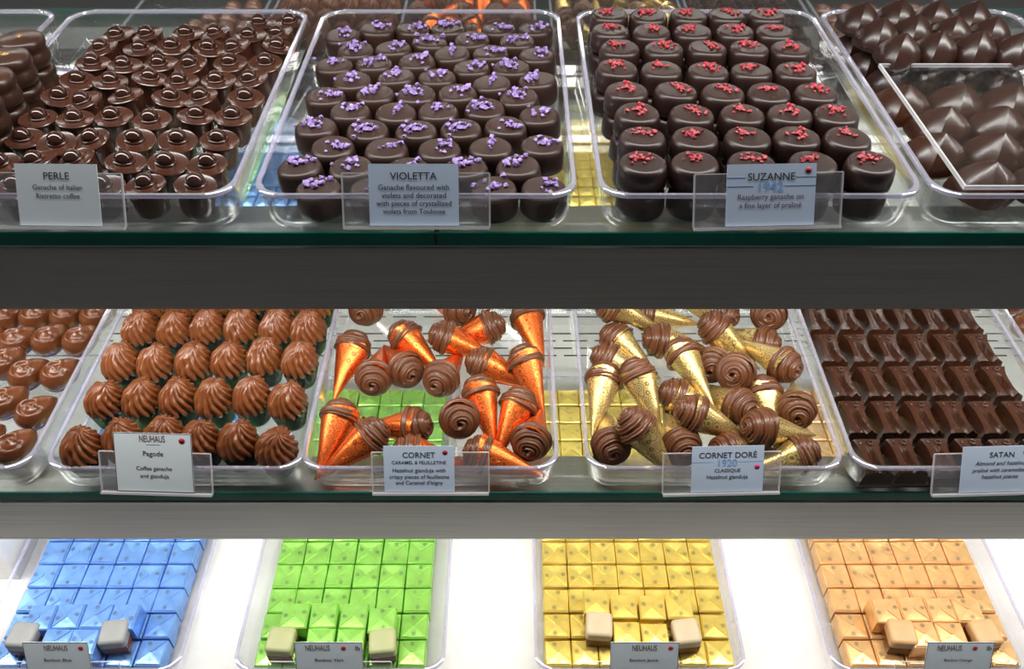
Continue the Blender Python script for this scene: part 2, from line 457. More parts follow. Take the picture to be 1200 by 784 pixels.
for i, ((x, y), (rj, ci)) in enumerate(zip(pts, idx)):
    q = Quaternion(Vector((rnd.uniform(-1, 1), rnd.uniform(-1, 1), 0)).normalized(), R(rnd.uniform(0, 4)))
    o = obj('violet_praline', vm[i % 4], M['choc_violet'], (x*KX, y, TR['violet'][4]+.0006), q, scale=(KX, 1, 1))
    tag(o, 'violet-sprinkled dark praline, %s row from the tray front, %s from the raspberry praline tray' % (ORD[rj], ORD[ci]), 'praline', 'violet pralines in the second upper tray')
    tag(obj('crystal_topping', vt[rnd.randrange(10)], M['violet'], (0, 0, .0173), (0, 0, rnd.uniform(-.8, .8)), o), 'lilac crystallized violet pieces', kind='stuff')

# ------------------------------------------------------------------ upper shelf: raspberry pralines, two layers
SH = .0160
sm = [puck('raspberry_praline_body', .0153, SH, .02, 20+i) for i in range(3)]
st = [crumbs('raspberry_bits', 80+i, 22+i % 6, .0078, .0014, .0034, (-1)**i*.0020, .0026) for i in range(8)]
s = 440/1190.0
rows = [[(147,38),(272,43),(398,40),(520,40),(648,40)], [(150,88),(282,92),(412,90),(546,90),(673,92)],
        [(180,143),(320,145),(457,145),(590,145),(722,147)], [(170,207),(313,212),(460,217),(600,217),(740,217)],
        [(203,280),(357,280),(508,285),(655,285),(805,287)], [(237,350),(408,355),(570,358),(723,358),(875,367)],
        [(253,435),(420,443),(590,443),(755,443),(920,443)], [(258,525),(430,525),(610,525),(800,525),(980,525)]]
pts = [at(660+x*s, y*s+1, SHELF['top']+.0365) for r in rows for x, y in r]
bxs = inner('suzanne', .0165)
up = relax([(p.x/KX, p.y) for p in pts], 0.0302, (bxs[0]/KX, bxs[1]/KX, bxs[2], bxs[3]), 80)
rnd = random.Random(9)
bxs = inner('suzanne', .0145)
low = relax([(x+rnd.uniform(-.003, .001), y-.002) for x, y in up], 0.0302, (bxs[0]/KX, bxs[1]/KX, bxs[2], bxs[3]), 80)
for lay, ps in enumerate((low, up)):
    for i, (x, y) in enumerate(ps):
        q = Quaternion(Vector((rnd.uniform(-1, 1), rnd.uniform(-1, 1), 0)).normalized(), R(rnd.uniform(0, 3)))
        o = obj('raspberry_praline', sm[i % 3], M['choc_suzanne'], (x*KX, y, TR['suzanne'][4] + (.0008 if lay == 0 else SH+.0020)), q, scale=(KX, 1, 1))
        where = '%s row from tray front, %s from violet tray' % (ORD[7-i//5], ORD[i % 5])
        if lay:
            tag(o, 'raspberry-sprinkled dark praline, ' + where, 'praline', 'raspberry pralines in the third upper tray')
        else:
            tag(o, 'praline under the raspberry-sprinkled layer, ' + where, 'praline', 'lower layer of raspberry pralines')
        if lay or y < 0.48:
            tag(obj('raspberry_topping', st[rnd.randrange(8)], M['raspberry'], (0, 0, SH+.0001), (0, 0, rnd.uniform(-.6, .6)), o), 'dried red raspberry bits', kind='stuff')

# ------------------------------------------------------------------ upper shelf: ridged shell domes and loose lid
def shell(name, Rr, H, seed):
    """four curved faces meeting in sharp arched ridges, leaning apex"""
    n = 32; rings = []
    for i in range(13):
        t = i/12.0
        sc = 1-t**2.5
        ring = []
        for j in range(n):
            a = 2*math.pi*j/n
            m = (a % (math.pi/2)) - math.pi/4
            sq = 0.80/math.cos(m)**.75                     # square section with a ridge at each corner
            bul = 0.10*(math.cos(2*m))                # softly bulged sides
            r = Rr*sc*(sq+bul)
            base = 1.0 if i else 0.95
            ring.append((r*base*math.cos(a) + .14*Rr*t*t, r*base*math.sin(a) + .05*Rr*t, H*t))
        rings.append(ring)
    return rings_mesh(name, rings, sharp=28)
shell_s = shell('shell_small', .0165, .0225, 1)
shell_b = shell('shell_large', .0218, .0240, 2)
def emblem_mesh(name, r, wd):
    """ring with a letter N, lying in XY"""
    mb = MB(); n = 20
    for k in range(n):
        a, b = 2*math.pi*k/n, 2*math.pi*(k+1)/n
        mb.add([(r*math.cos(a), r*math.sin(a), 0), (r*math.cos(b), r*math.sin(b), 0),
                ((r-wd)*math.cos(b), (r-wd)*math.sin(b), 0), ((r-wd)*math.cos(a), (r-wd)*math.sin(a), 0)], [(0, 1, 2, 3)])
    h, w = r*.5, r*.38
    mb.add([(-w, -h, 0), (-w+wd, -h, 0), (-w+wd, h, 0), (-w, h, 0)], [(0, 1, 2, 3)])
    mb.add([(w-wd, -h, 0), (w, -h, 0), (w, h, 0), (w-wd, h, 0)], [(0, 1, 2, 3)])
    mb.add([(w-wd, -h, 0), (w, -h, 0), (-w+wd, h, 0), (-w, h, 0)], [(0, 1, 2, 3)])
    return mb.build(name)
emb_shell = emblem_mesh('shell_emblem', .0036, .0006)
s = 300/811.0
back = [(300,45),(415,30),(525,30),(640,35),(355,85),(465,75),(575,80),(685,80),(415,130),(540,130),(655,130),(765,135)]
pts = relax([tuple(at(900+x*s, y*s+6, SHELF['top']+.036).xy) for x, y in back], .0290, (.270, .397, .588, .682))
rnd = random.Random(12)
zf = TR['shell'][4]
def put_shell(me, x, y, z, label, group, mat, emb, sc):
    o = obj('ridged_praline', me, mat, (x, y, z), (0, 0, R(rnd.uniform(-26, -10))))
    tag(o, label, 'praline', group)
    if emb:
        e = obj('emblem', emb_shell, M['choc_pearl'], (.0062*sc, -.0085*sc, .0085*sc), (R(58), 0, R(42)), o)
for i, (x, y) in enumerate(pts):
    w_ = '%s row from the sheet, %s from raspberry tray' % (ORD[2-i//4], ORD[i % 4])
    put_shell(shell_s, x, y, zf+.0232, 'small dark ridged dome behind clear sheet, ' + w_, 'small ridged domes', M['choc_black'], i % 3 != 1, 1)
    put_shell(shell_s, x-.002, y-.001, zf+.0003, 'ridged dome under the small domes, ' + w_, 'lower layer of small ridged domes', M['choc_black'], False, 1)
fronts = [[(.281, .567), (.320, .567), (.359, .567)], [(.298, .534), (.337, .534), (.376, .534)], [(.281, .499), (.320, .499), (.359, .499), (.392, .499)], [(.300, .463), (.339, .463), (.378, .463)]]
for j, r_ in enumerate(fronts):
    for i, (x, y) in enumerate(r_):
        put_shell(shell_b, x, y, zf+.0003, 'large brown ridged dome under clear sheet, %s row from tray front, %s from raspberry tray' % (ORD[3-j], ORD[i]), 'large ridged domes', M['choc_shell'], False, 1.3)
lid = obj('clear_cover_sheet', MB().box(.270, .412, .4315, .591, 0, .0025).build('sheet'), M['sheet'], (0, 0, SHELF['top']+RIM+.0025))
tag(lid, 'flat clear acrylic sheet laid over the large ridged domes', 'cover')
for k, b in enumerate(((.2687, .270, .4315, .591), (.2687, .412, .591, .5922), (.2687, .412, .4303, .4315))):
    obj('polished_edge', MB().box(b[0], b[1], b[2], b[3], 0, .0026).build('edge'), M['holder_edge'], parent=lid)

# ------------------------------------------------------------------ upper shelf: round gold-marked pralines
rp = lathe('round_praline_body', [(.0125, 0), (.0152, .002), (.0160, .006), (.0150, .011), (.0143, .0125), (.0155, .0145), (.0158, .018), (.0150, .0205), (.0135, .0215), (.0001, .0222)], 30, sharp=60)
gm = crumbs('gold_specks', 5, 14, .005, .0008, .0018, 0, 0, .3)
for (u, v) in ((23, 43), (6, 64), (-22, 44), (-34, 66), (-60, 66), (-14, 88), (-48, 92), (-30, 118)):
    p = at(u, v, SHELF['top']+.047)
    if p.x < TR['round'][0]+.02: continue
    for lay in (0, 1):
        o = obj('round_praline', rp, M['choc_dark'], (p.x, p.y, TR['round'][4]+.0004+lay*.0226), (0, 0, rnd.uniform(0, 6)))
        tag(o, 'round dark praline with gold specks on its flat top' if lay else 'round dark praline under a gold-specked one', 'praline', 'gold-marked pralines, upper layer' if lay else 'gold-marked pralines, lower layer')
        if lay: tag(obj('gold_specks', gm, M['gold_mark'], (0, 0, .0220), None, o), kind='stuff')

# ------------------------------------------------------------------ middle shelf: swirled teardrops
def teardrop(name):
    n = 40; rings = []
    rad = []
    for j in range(n):
        a = 2*math.pi*j/n
        d = min(a, 2*math.pi-a)
        rad.append(.0138 + .0085*max(0, 1-d/1.15)**1.6)
    steps = [1.0]*3 + [1-(i+1)/14.0 for i in range(13)] + [.002]
    zz = [0, .004, .008]
    for i, rho in enumerate(steps):
        ring = []
        for j in range(n):
            a = 2*math.pi*j/n
            if i < 3:
                z = zz[i]; k = (.90, 1.0, 1.02)[i]
            else:
                k = rho
                z = .008 + .0085*math.sqrt(max(0, 1-rho**2.2))
                sp = .30 + .52*((a+0.9) % (2*math.pi))/(2*math.pi)
                z += .0024*math.exp(-((rho-sp)/.085)**2)*min(1, rho*3) - .0016*math.exp(-((rho-sp+.17)/.09)**2)*min(1, rho*3)
                z += .0016*math.exp(-(rho/.16)**2)
            ring.append((rad[j]*k*math.cos(a), rad[j]*.94*k*math.sin(a), z))
        rings.append(ring)
    return rings_mesh(name, rings)
td = teardrop('teardrop_body')
s = 380/1146.0
rows = [[(15,85),(110,80),(222,78),(312,78)], [(-55,172),(45,170),(155,165),(248,165)], [(-85,285),(-25,262),(78,280),(178,285)], [(-120,400),(-10,385),(102,420)], [(-90,520),(28,545)]]
idx = [(len(rows)-1-j, len(r)-1-i) for j, r in enumerate(rows) for i in range(len(r))]
pts = relax([tuple(at(x*s, 340+y*s, SHELF['mid']+.018).xy) for r in rows for x, y in r], .0275, (TR['swirl'][0]+.03, TR['swirl'][1]-.018, TR['swirl'][2]+.026, TR['swirl'][3]-.02))
rnd = random.Random(15)
for (x, y), (rj, ci) in zip(pts, idx):
    tag(obj('swirled_praline', td, M['choc_milk_deep'], (x, y, TR['swirl'][4]+.0028), (R(10), 0, R(52+rnd.uniform(-6, 6))), scale=(.98, .98, 1.15)),
        'swirled milk teardrop praline, %s row from tray front, %s from the piped rosettes' % (ORD[rj], ORD[ci]), 'praline', 'swirled teardrop pralines')
for (x, y) in [(.4685+.0345*i, .436+.0345*j) for j in range(7) for i in range(5)]:
    tag(obj('plain_praline', td, M['choc_milk_deep'], (x, y, TR['last'][4]+.0004), (0, 0, R(50))),
        'brown praline in the tray past the dark bars', 'praline', 'pralines past the dark bars')

# ------------------------------------------------------------------ middle shelf: piped rosettes in pleated cups
def pagode(name, seed):
    n = 108; rings = []; rnd = random.Random(seed); ph = rnd.uniform(0, 6); nb = 15
    dx, dy = rnd.uniform(.003, .006), rnd.uniform(0, .003)
    S = 20
    for i in range(S+1):
        t = i/S
        base = .0166*(1-t**2.0)**.60 * (0.90+.10*math.sin(min(1, t*4)*math.pi/2))
        z = .0260*t**1.05
        tw = ph + .35*t + .75*t*t
        ring = []
        for j in range(n):
            a = 2*math.pi*j/n
            wv = noise.noise(Vector((math.cos(a)*1.7+seed*3.1, math.sin(a)*1.7, t*2.4)))
            w2 = noise.noise(Vector((math.cos(a)*3.2+seed*9.1, math.sin(a)*3.2, t*5)))
            w = abs(math.sin(nb*.5*(a+tw)+1.1*wv))**.8            # rounded lobes, sharp grooves
            r = base*(0.78 + .27*w + .16*wv*t + .10*w2*t)
            off = t*t
            ring.append((r*math.cos(a)+dx*off, r*math.sin(a)+dy*off, z + .0026*wv*math.sin(t*math.pi) + .0016*(w-.5)*math.sin(t*math.pi) + .0012*w2*t))
        rings.append(ring)
    return rings_mesh(name, rings)
pg = [pagode('piped_body', i) for i in range(5)]
def pleated_cup():
    n = 72; rings = []
    for (r, z, am) in ((.0098, 0, .0002), (.0106, .0004, .0006), (.0150, .0200, .0011), (.0147, .0200, .0011), (.0104, .0012, .0006)):
        rings.append([((r + am*(1 if j % 2 else -1))*math.cos(2*math.pi*j/n), (r + am*(1 if j % 2 else -1))*math.sin(2*math.pi*j/n), z) for j in range(n)])
    return rings_mesh('pleated_cup', rings, True, True, smooth=False)
cup = pleated_cup()
P = [[(487,100),(605,100),(722,97),(845,95),(963,97),(1085,100)], [(428,218),(543,222),(668,218),(800,210),(917,208),(1038,213)],
     [(360,350),(483,350),(617,345),(747,345),(878,342),(1008,358)], [(285,520),(425,490),(562,485),(698,495),(828,500),(962,518)]]
pts = [tuple(at(x*s, 340+y*s+4, SHELF['mid']+.036).xy) for row in P for x, y in row]
pts += [(p[0], p[1]+.034) for p in pts[:6]]
pts = relax(pts, .0296, inner('pagode', .0125), 60)
rnd = random.Random(17)
for i, (x, y) in enumerate(pts):
    c = obj('piped_rosette', cup, M['cup'], (x, y, TR['pagode'][4]+.0003), (R(rnd.uniform(-3, 3)), R(rnd.uniform(-3, 3)), rnd.uniform(0, .1)))
    rj = 4 if i >= 24 else 3-i//6
    tag(c, 'piped milk rosette in pleated cup, %s row from tray front, %s from orange cornets' % (ORD[rj], ORD[5-i % 6]), 'praline', 'piped rosettes in foil cups')
    obj('piped_chocolate', pg[i % 5], M['choc_milk'], (0, 0, .0180), (0, 0, rnd.uniform(-.5, .5)), c)

# ------------------------------------------------------------------ middle shelf: cornets
CL, CR = .056, .0152
def cone_mesh():
    n = 40; S = 10; verts = []; faces = []; uv = []
    for i in range(S+1):
        t = i/S
        for j in range(n+5):                               # overlaps itself: rolled foil with a seam
            a = 2*math.pi*j/n
            z = .0005 + CL*t*(1 + (.05*math.cos(a)+.012*math.cos(3*a))*t)
            r = .0006 + CR*t*(1-.05*t) + (.0009*t if j > n-1 else 0) + .00035*t*math.sin(2*a+1)
            verts.append((r*math.cos(a), r*math.sin(a), z)); uv.append((CR*a*.75, CL*t))
    w = n+5
    for i in range(S):
        for j in range(w-1):
            faces.append((i*w+j, i*w+j+1, (i+1)*w+j+1, (i+1)*w+j))
    m = mesh('cornet_foil', verts, faces, True, 45)
    l = m.uv_layers.new(name='UVMap')
    for lp in m.loops: l.data[lp.index].uv = uv[lp.vertex_index]
    return m
cone_me = cone_mesh(); cone_me2 = cone_me.copy()
def rosette(name, seed):
    n = 80; S = 44; rings = []; rnd = random.Random(seed)
    turns = 3.1; ph = rnd.uniform(0, 6)
    for i in range(S+1):
        t = i/S
        ang = t*math.pi/2
        rb = .0152*math.cos(ang)**.85 if t < 1 else 0
        zb = -.004 + .0185*math.sin(ang)**1.15
        ring = []
        for j in range(n):
            a = 2*math.pi*j/n
            wv = noise.noise(Vector((math.cos(a)*1.3+seed*5.3, math.sin(a)*1.3, t*3)))
            u = turns*t*1.05 - a/(2*math.pi) + ph + .10*wv           # coil coordinate
            f = u - math.floor(u)
            coil = math.sqrt(max(0, 1-(2*f-1)**2))                    # round rope
            fine = abs(math.sin(math.pi*3*u))
            dsp = .0026*(coil-.6) + .0011*(fine-.5)
            fade = min(1, (1-t)*5)
            nx, nz = math.cos(ang), math.sin(ang)
            r = max(0, rb + dsp*fade*(nx*.8+.25))
            ring.append((r*math.cos(a), r*math.sin(a), zb + dsp*(nz*.9+.1) - (.004 if t > .95 else 0)))
        rings.append(ring)
    return rings_mesh(name, rings)
ros = [rosette('rosette', i) for i in range(5)]
def settle(key, lst):
    """tip/opening pairs from the photo, gently pushed apart so that cones do not run through each other"""
    x0, x1, y0, y1, zf = TR[key]
    C = []
    for (hu, hv, hz, tu, tv, tz) in lst:
        h = at(hu, hv, SHELF['mid']+.003+hz); t = at(tu, tv, SHELF['mid']+.003+tz)
        C.append([h, h - (h-t).normalized()*CL])
    sp = [(0.0, .0008), (.12, .0022), (.35, .0052), (.58, .0085), (.80, .0115), (1.0, .0138), (1.16, .0108)]
    for it in range(70):
        for i in range(len(C)):
            for j in range(i):
                if (C[i][0]-C[j][0]).length > .16: continue
                for a, ra in sp:
                    pa = C[i][1].lerp(C[i][0], a)
                    for b, rb in sp:
                        pb = C[j][1].lerp(C[j][0], b)
                        dv = pa-pb; dl = dv.length; m = ra+rb
                        if 1e-6 < dl < m:
                            k = dv*((m-dl)/dl*.22)
                            C[i][0] += k*a; C[i][1] += k*(1-a); C[j][0] -= k*b; C[j][1] -= k*(1-b)
        for c in C:
            mid = (c[0]+c[1])/2; d = (c[0]-c[1]).normalized()
            c[0] = mid+d*CL/2; c[1] = mid-d*CL/2
            for a, ra in sp:
                p = c[1].lerp(c[0], a); ra = ra*1.1+.0008
                dz = max(0, zf+ra-p.z)
                dx = max(0, x0+.0055+ra-p.x) - max(0, p.x+ra-x1+.0055)
                dy = max(0, y0+.0055+ra-p.y) - max(0, p.y+ra-y1+.0055)
                k = Vector((dx, dy, dz))*.6
                c[0] += k*a; c[1] += k*(1-a)
            c[0].z -= .0002; c[1].z -= .0002
    return C
def cornets(key, lst, foilmat, me, colour, sides, group, seed):
    rnd = random.Random(seed)
    x0, x1, y0, y1, zf = TR[key]
    for h, tip in settle(key, lst):
        d = (h-tip).normalized()
        q = d.to_track_quat('Z', 'Y') @ Quaternion((0, 0, 1), rnd.uniform(0, 6.28))
        o = obj('foil_cornet', me, foilmat, tip, q)
        fx = (h.x-x0)/(x1-x0); fy = (h.y-y0)/(y1-y0)
        ex = 'beside the %s' % sides[0] if fx < .34 else ('beside the %s' % sides[1] if fx > .66 else 'mid-tray')
        ey = 'tray front' if fy < .3 else ('tray back' if fy > .62 else 'tray middle')
        az = math.degrees(math.atan2(-d.y, -d.x)) % 360
        if d.z > .62: way = 'tip down'
        else: way = 'tip towards the ' + (sides[1], 'mirror', sides[0], 'shelf edge')[int(((az+45) % 360)//90)]
        tag(o, '%s %s foil cornet, %s, %s, %s' % ('upper' if (h.z+tip.z)/2 > zf+.019 else 'low', colour, ey, ex, way), 'cornet', group)
        obj('rosette', ros[rnd.randrange(5)], M['choc_rosette'], (0, 0, CL*.965), (0, 0, rnd.uniform(0, 6)), o)
LO, HI = .0150, .0330
ORANGE = [(413,405,LO,395,457,.004), (440,432,.026,449,402,.006), (475,421,.027,450,398,.006), (470,386,.030,505,424,.012), (427,364,LO,448,338,.004),
          (518,383,.034,570,404,.020), (573,380,LO,513,403,.003), (541,366,LO,505,350,.004), (622,362,.026,645,415,.006), (612,413,.034,634,476,.012),
          (515,433,.026,544,405,.006), (567,426,LO,604,446,.004), (562,449,.034,579,520,.016), (606,465,.030,586,520,.008), (547,498,.028,538,465,.008),
          (624,506,.028,638,470,.006), (577,537,.016,641,570,.003), (391,487,LO,366,561,.003), (417,519,.024,371,562,.004), (487,501,LO,446,501,.008),
          (478,532,.014,530,545,.004)]
GOLD = [(699,373,.030,746,383,.022), (727,393,LO,752,425,.005), (769,396,LO,800,410,.003), (753,368,LO,822,376,.006), (848,372,LO,815,362,.006),
        (900,374,.026,902,345,.006), (832,390,.030,890,421,.014), (897,394,LO,845,387,.006), (931,424,.034,864,399,.026), (801,404,.040,833,474,.020),
        (704,418,LO,728,436,.004), (708,428,.036,696,503,.018), (746,431,.036,781,486,.018), (752,508,.038,772,556,.016), (716,528,.026,709,492,.006),
        (808,491,.034,878,513,.022), (802,520,LO,790,500,.004), (863,445,.028,868,424,.008), (860,427,LO,850,405,.004), (903,447,.026,912,501,.010),
        (937,474,.026,933,447,.006), (895,515,.028,946,523,.018), (944,542,LO,880,552,.005), (853,524,LO,885,534,.006), (801,468,LO,830,480,.005),
        (846,487,LO,825,470,.004)]
cornets('cornet', ORANGE, M['orange_foil'], cone_me, 'orange', ('piped rosettes', 'gold cornets'), 'orange foil cornets', 31)
cornets('dore', GOLD, M['gold_foil'], cone_me2, 'gold', ('orange cornets', 'dark bars'), 'gold foil cornets', 32)

# ------------------------------------------------------------------ middle shelf: dark bars
def bar_mesh():
    NX, NY = 20, 18; W2, L2, H = .0097, .0168, .0175
    v = []; f = []
    for j in range(NY+1):
        b = -1 + 2*j/NY
        hw = W2*(0.80 + .30*abs(b)**3.2)
        for i in range(NX+1):
            a = -1 + 2*i/NX
            z = H - .0009*(abs(a)**4) + .0004*abs(b)**3
            c = .12 - .42*b + .10*math.sin(b*3)               # curving crease
            if b < .60:
                z += .0034*math.exp(-((a-c)/.13)**2)*min(1, (.60-b)*2) - .0016*math.exp(-((a-c+.30)/.16)**2)*min(1, (.60-b)*2)
            v.append((a*hw, b*L2, z))
    w = NX+1
    for j in range(NY):
        for i in range(NX): f.append((j*w+i, j*w+i+1, (j+1)*w+i+1, (j+1)*w+i))
    loop = [i for i in range(w)] + [j*w+NX for j in range(1, NY+1)] + [NY*w+i for i in range(NX-1, -1, -1)] + [j*w for j in range(NY-1, 0, -1)]
    prev = loop
    for k, (sx, sy, z) in enumerate(((1.04, 1.005, H-.0028), (1.16, 1.0, .006), (1.24, 1.02, .001), (1.20, 1.0, 0))):
        cur = []
        for idx in loop:
            x, y, _ = v[idx]; cur.append(len(v)); v.append((x*sx, y*sy, z))
        n = len(loop)
        for i in range(n): f.append((prev[i], cur[i], cur[(i+1) % n], prev[(i+1) % n]))
        prev = cur
    f.append(tuple(reversed(prev)))
    return mesh('bar_body', v, f, True, 40)
bar = bar_mesh()
def torus(name, R0, r0, n=16, m=8):
    return rings_mesh(name, [[((R0+r0*math.cos(2*math.pi*k/m))*math.cos(2*math.pi*i/n), (R0+r0*math.cos(2*math.pi*k/m))*math.sin(2*math.pi*i/n), r0*math.sin(2*math.pi*k/m)) for k in range(m)] for i in range(n)] + [[((R0+r0*math.cos(2*math.pi*k/m)), 0, r0*math.sin(2*math.pi*k/m)) for k in range(m)]], False, False)
eye = torus('eyelet', .0021, .0008)
s = 280/844.0
bx0, bx1, by0, by1 = inner('satan', 0)
p5 = at(920+325*s, 340+590*s, SHELF['mid']+.019); p2 = at(920+170*s, 340+207*s, SHELF['mid']+.019)
pit = (p2.y-p5.y)/3.0
for j in range(6):
    for i in range(6):
        x = bx0 + .0135 + i*.0264 + rnd.uniform(-.0006, .0006); y = p5.y + j*pit + rnd.uniform(-.0005, .0005)
        o = obj('chocolate_bar', bar, M['choc_satan'], (x, y, TR['satan'][4]+.0004), (0, 0, R(rnd.uniform(-1.5, 1.5))))
        tag(o, 'dark creased chocolate bar, %s row from the tray front, %s from the gold cornet tray' % (ORD[j], ORD[i]), 'chocolate bar', 'dark creased bars')
        obj('eyelet', eye, M['choc_satan'], (.0018, .0130, .0183), None, o)
        obj('stud', torus('stud', .0008, .0007) if (i, j) == (0, 0) else bpy.data.meshes['stud'], M['choc_satan'], (-.0058, .0134, .0177), None, o)

# ------------------------------------------------------------------ bottom deck: foil bonbons
def bonbon_mesh(name, hx, h):
    """wrapped cube with an envelope-folded top"""
    mb = MB(); e = .0012; z1 = h-.0014
    b = hx-.0006
    v = [(-b,-b,0),(b,-b,0),(b,b,0),(-b,b,0), (-hx,-hx,.001),(hx,-hx,.001),(hx,hx,.001),(-hx,hx,.001),
         (-hx,-hx,z1),(hx,-hx,z1),(hx,hx,z1),(-hx,hx,z1)]
    f = [(3,2,1,0),(0,1,5,4),(1,2,6,5),(2,3,7,6),(3,0,4,7)]
    # pleated side faces
    for a, c, d, g in ((4,5,9,8),(5,6,10,9),(6,7,11,10),(7,4,8,11)):
        m = len(v); p = [Vector(v[k]) for k in (a, c, d, g)]
        mid = sum(p, Vector())/4; nrm = Vector((mid.x, mid.y, 0)).normalized()
        v.append(tuple(mid + nrm*.0007)); f += [(a, c, m), (c, d, m), (d, g, m), (g, a, m)]
    t = hx-.0011
    k = len(v)
    v += [(-t,-t,h-.0005),(t,-t,h-.0003),(t,t,h-.0006),(-t,t,h-.0002)]
    f += [(8,9,k+1,k),(9,10,k+2,k+1),(10,11,k+3,k+2),(11,8,k,k+3)]
    c = len(v); v.append((0.0, 0.0, h+.0004))
    f += [(k,k+1,c),(k+1,k+2,c),(k+2,k+3,c),(k+3,k,c)]
    mb.v, mb.f = v, f
    return mb.build(name)
def flap_mesh(name, hx, h):
    t = hx-.0013; v = []
    for dz in (0, .0005): v += [(-t, -t, h+.0000+dz), (t, -t, h+.0000+dz), (t*.10, -.0006, h+.0005+dz), (-t*.10, -.0006, h+.0005+dz)]
    return mesh(name, v, [(3,2,1,0),(4,5,6,7),(0,1,5,4),(1,2,6,5),(2,3,7,6),(3,0,4,7)], False)
emb_foil = emblem_mesh('foil_emblem', .0019, .00032)
BH = .0200
def wrapped(key, x, y, z, hx, mats, label, group, rnd, me, fl):
    o = obj('foil_bonbon', me, mats, (x, y, z), (0, 0, rnd.choice((0, 1, 2, 3))*math.pi/2 + R(rnd.uniform(-1.5, 1.5))))
    tag(o, label, 'bonbon', group)
    for sgn in (1, -1):
        obj('flap', fl, mats, (0, 0, 0), (0, 0, 0 if sgn < 0 else math.pi), o)
        obj('printed_mark', emb_foil, M['mark'], (rnd.uniform(-.25, .25)*hx*sgn, sgn*hx*.66, BH+.0009), (0, 0, rnd.uniform(0, 6)), o)
def unwrapped(key, p, coat, label, rz):
    uc = UC.copy() if coat.name not in UCS else UCS[coat.name]; UCS[coat.name] = uc
    b = obj('unwrapped_bonbon', UB, M['choc_milk_deep'], p, (0, 0, rz))
    tag(b, label, 'bonbon', 'unwrapped bonbons on the foil ones')
    obj('coating', uc, coat, parent=b)
UCS = {}
UB = rounded_box('bonbon_base', .0118, .0118, .0120, .0010)
UC = rounded_box('bonbon_coating', .0123, .0123, .0130, .0034, 5, z0=.0095)
cfg = {'blue': ('blue', M['blue_foil'], 6, .0262, .0125, M['coat_grey'], 'pale grey', (0, 600, 280/1193.0),
                [(205,525),(330,530),(465,540),(615,520)], [(285,640),(410,640)], [(105,605),(562,592)]),
       'green': ('green', M['green_foil'], 6, .0264, .0126, M['coat_green'], 'pale green', (270, 600, 290/1200.0),
                 [(312,500),(452,502),(595,522),(735,522)], [(435,620),(580,625)], [(240,612),(735,618)]),
       'yellow': ('yellow', M['yellow_foil'], 7, .0250, .0121, M['coat_cream'], 'cream', (600, 600, .25),
                  [(395,420),(525,440),(658,445),(785,442)], [(540,570),(672,578)], [(410,520),(820,552)]),
       'peach': ('orange', M['peach_foil'], 6, .0262, .0125, M['coat_caramel'], 'caramel', (920, 600, 280/1193.0),
                 [(515,490),(640,482),(775,487),(910,487)], [(700,610),(830,612)], [(590,592),(1008,592)])}
rnd = random.Random(41)
for key, (cn, mat, nc, pitch, hx, coat, cdesc, (ou, ov, sc), U1, U2, UW) in cfg.items():
    me = bonbon_mesh('bonbon_'+cn, hx, BH); fl = flap_mesh('flap_'+cn, hx, BH)
    x0, x1, y0, y1, zf = TR[key]
    cx = (x0+x1)/2; ya = y0 + .0195; zt = zf+.0004
    for j in range(13):
        for i in range(nc):
            wrapped(key, cx + (i-(nc-1)/2)*pitch + rnd.uniform(-.0003, .0003), ya + j*.0269 + rnd.uniform(-.0003, .0003), zt, hx, mat,
                    '%s foil bonbon, bottom layer, %s row from tray front, %s from the %s' % (cn, ORD[j], ORD[i], {'blue': 'white carton', 'green': 'blue tray', 'yellow': 'green tray', 'orange': 'yellow tray'}[cn]), '%s foil bonbons, bottom layer' % cn, rnd, me, fl)
    z2 = zt + BH + .0013
    ups = [at(ou+x*sc, ov+y*sc, z2+BH) for x, y in U1+U2]
    ps = relax([(p.x, p.y) for p in ups], 2*hx+.0006, (x0+.02, x1-.02, y0+.0195, y1))
    for k, (x, y) in enumerate(ps):
        wrapped(key, x, y, z2, hx, mat, '%s foil bonbon stacked on top, %s row, %s from the %s' % (cn, 'further' if k < 4 else 'nearer', ORD[k % 4], {'blue': 'white carton', 'green': 'blue tray', 'yellow': 'green tray', 'orange': 'yellow tray'}[cn]), '%s foil bonbons, stacked on top' % cn, rnd, me, fl)
    for k, (x, y) in enumerate(UW):
        p = at(ou+x*sc, ov+y*sc, z2+.0225); p.z = z2
        unwrapped(key, p, coat, 'unwrapped %s-coated bonbon on %s foil bonbons, nearer the %s' % (cdesc, cn, ({'blue': 'white carton', 'green': 'blue tray', 'yellow': 'green tray', 'orange': 'yellow tray'}, {'blue': 'green tray', 'green': 'yellow tray', 'yellow': 'orange tray', 'orange': 'far end'})[k][cn]), R((-4, 6)[k]))
box = obj('white_carton', rounded_box('white_carton', .055, .06, .11, .001), M['white'], (-.5590, .528, SHELF['low']+.0003))
tag(box, 'plain white carton beside the tray of blue bonbons', 'box')

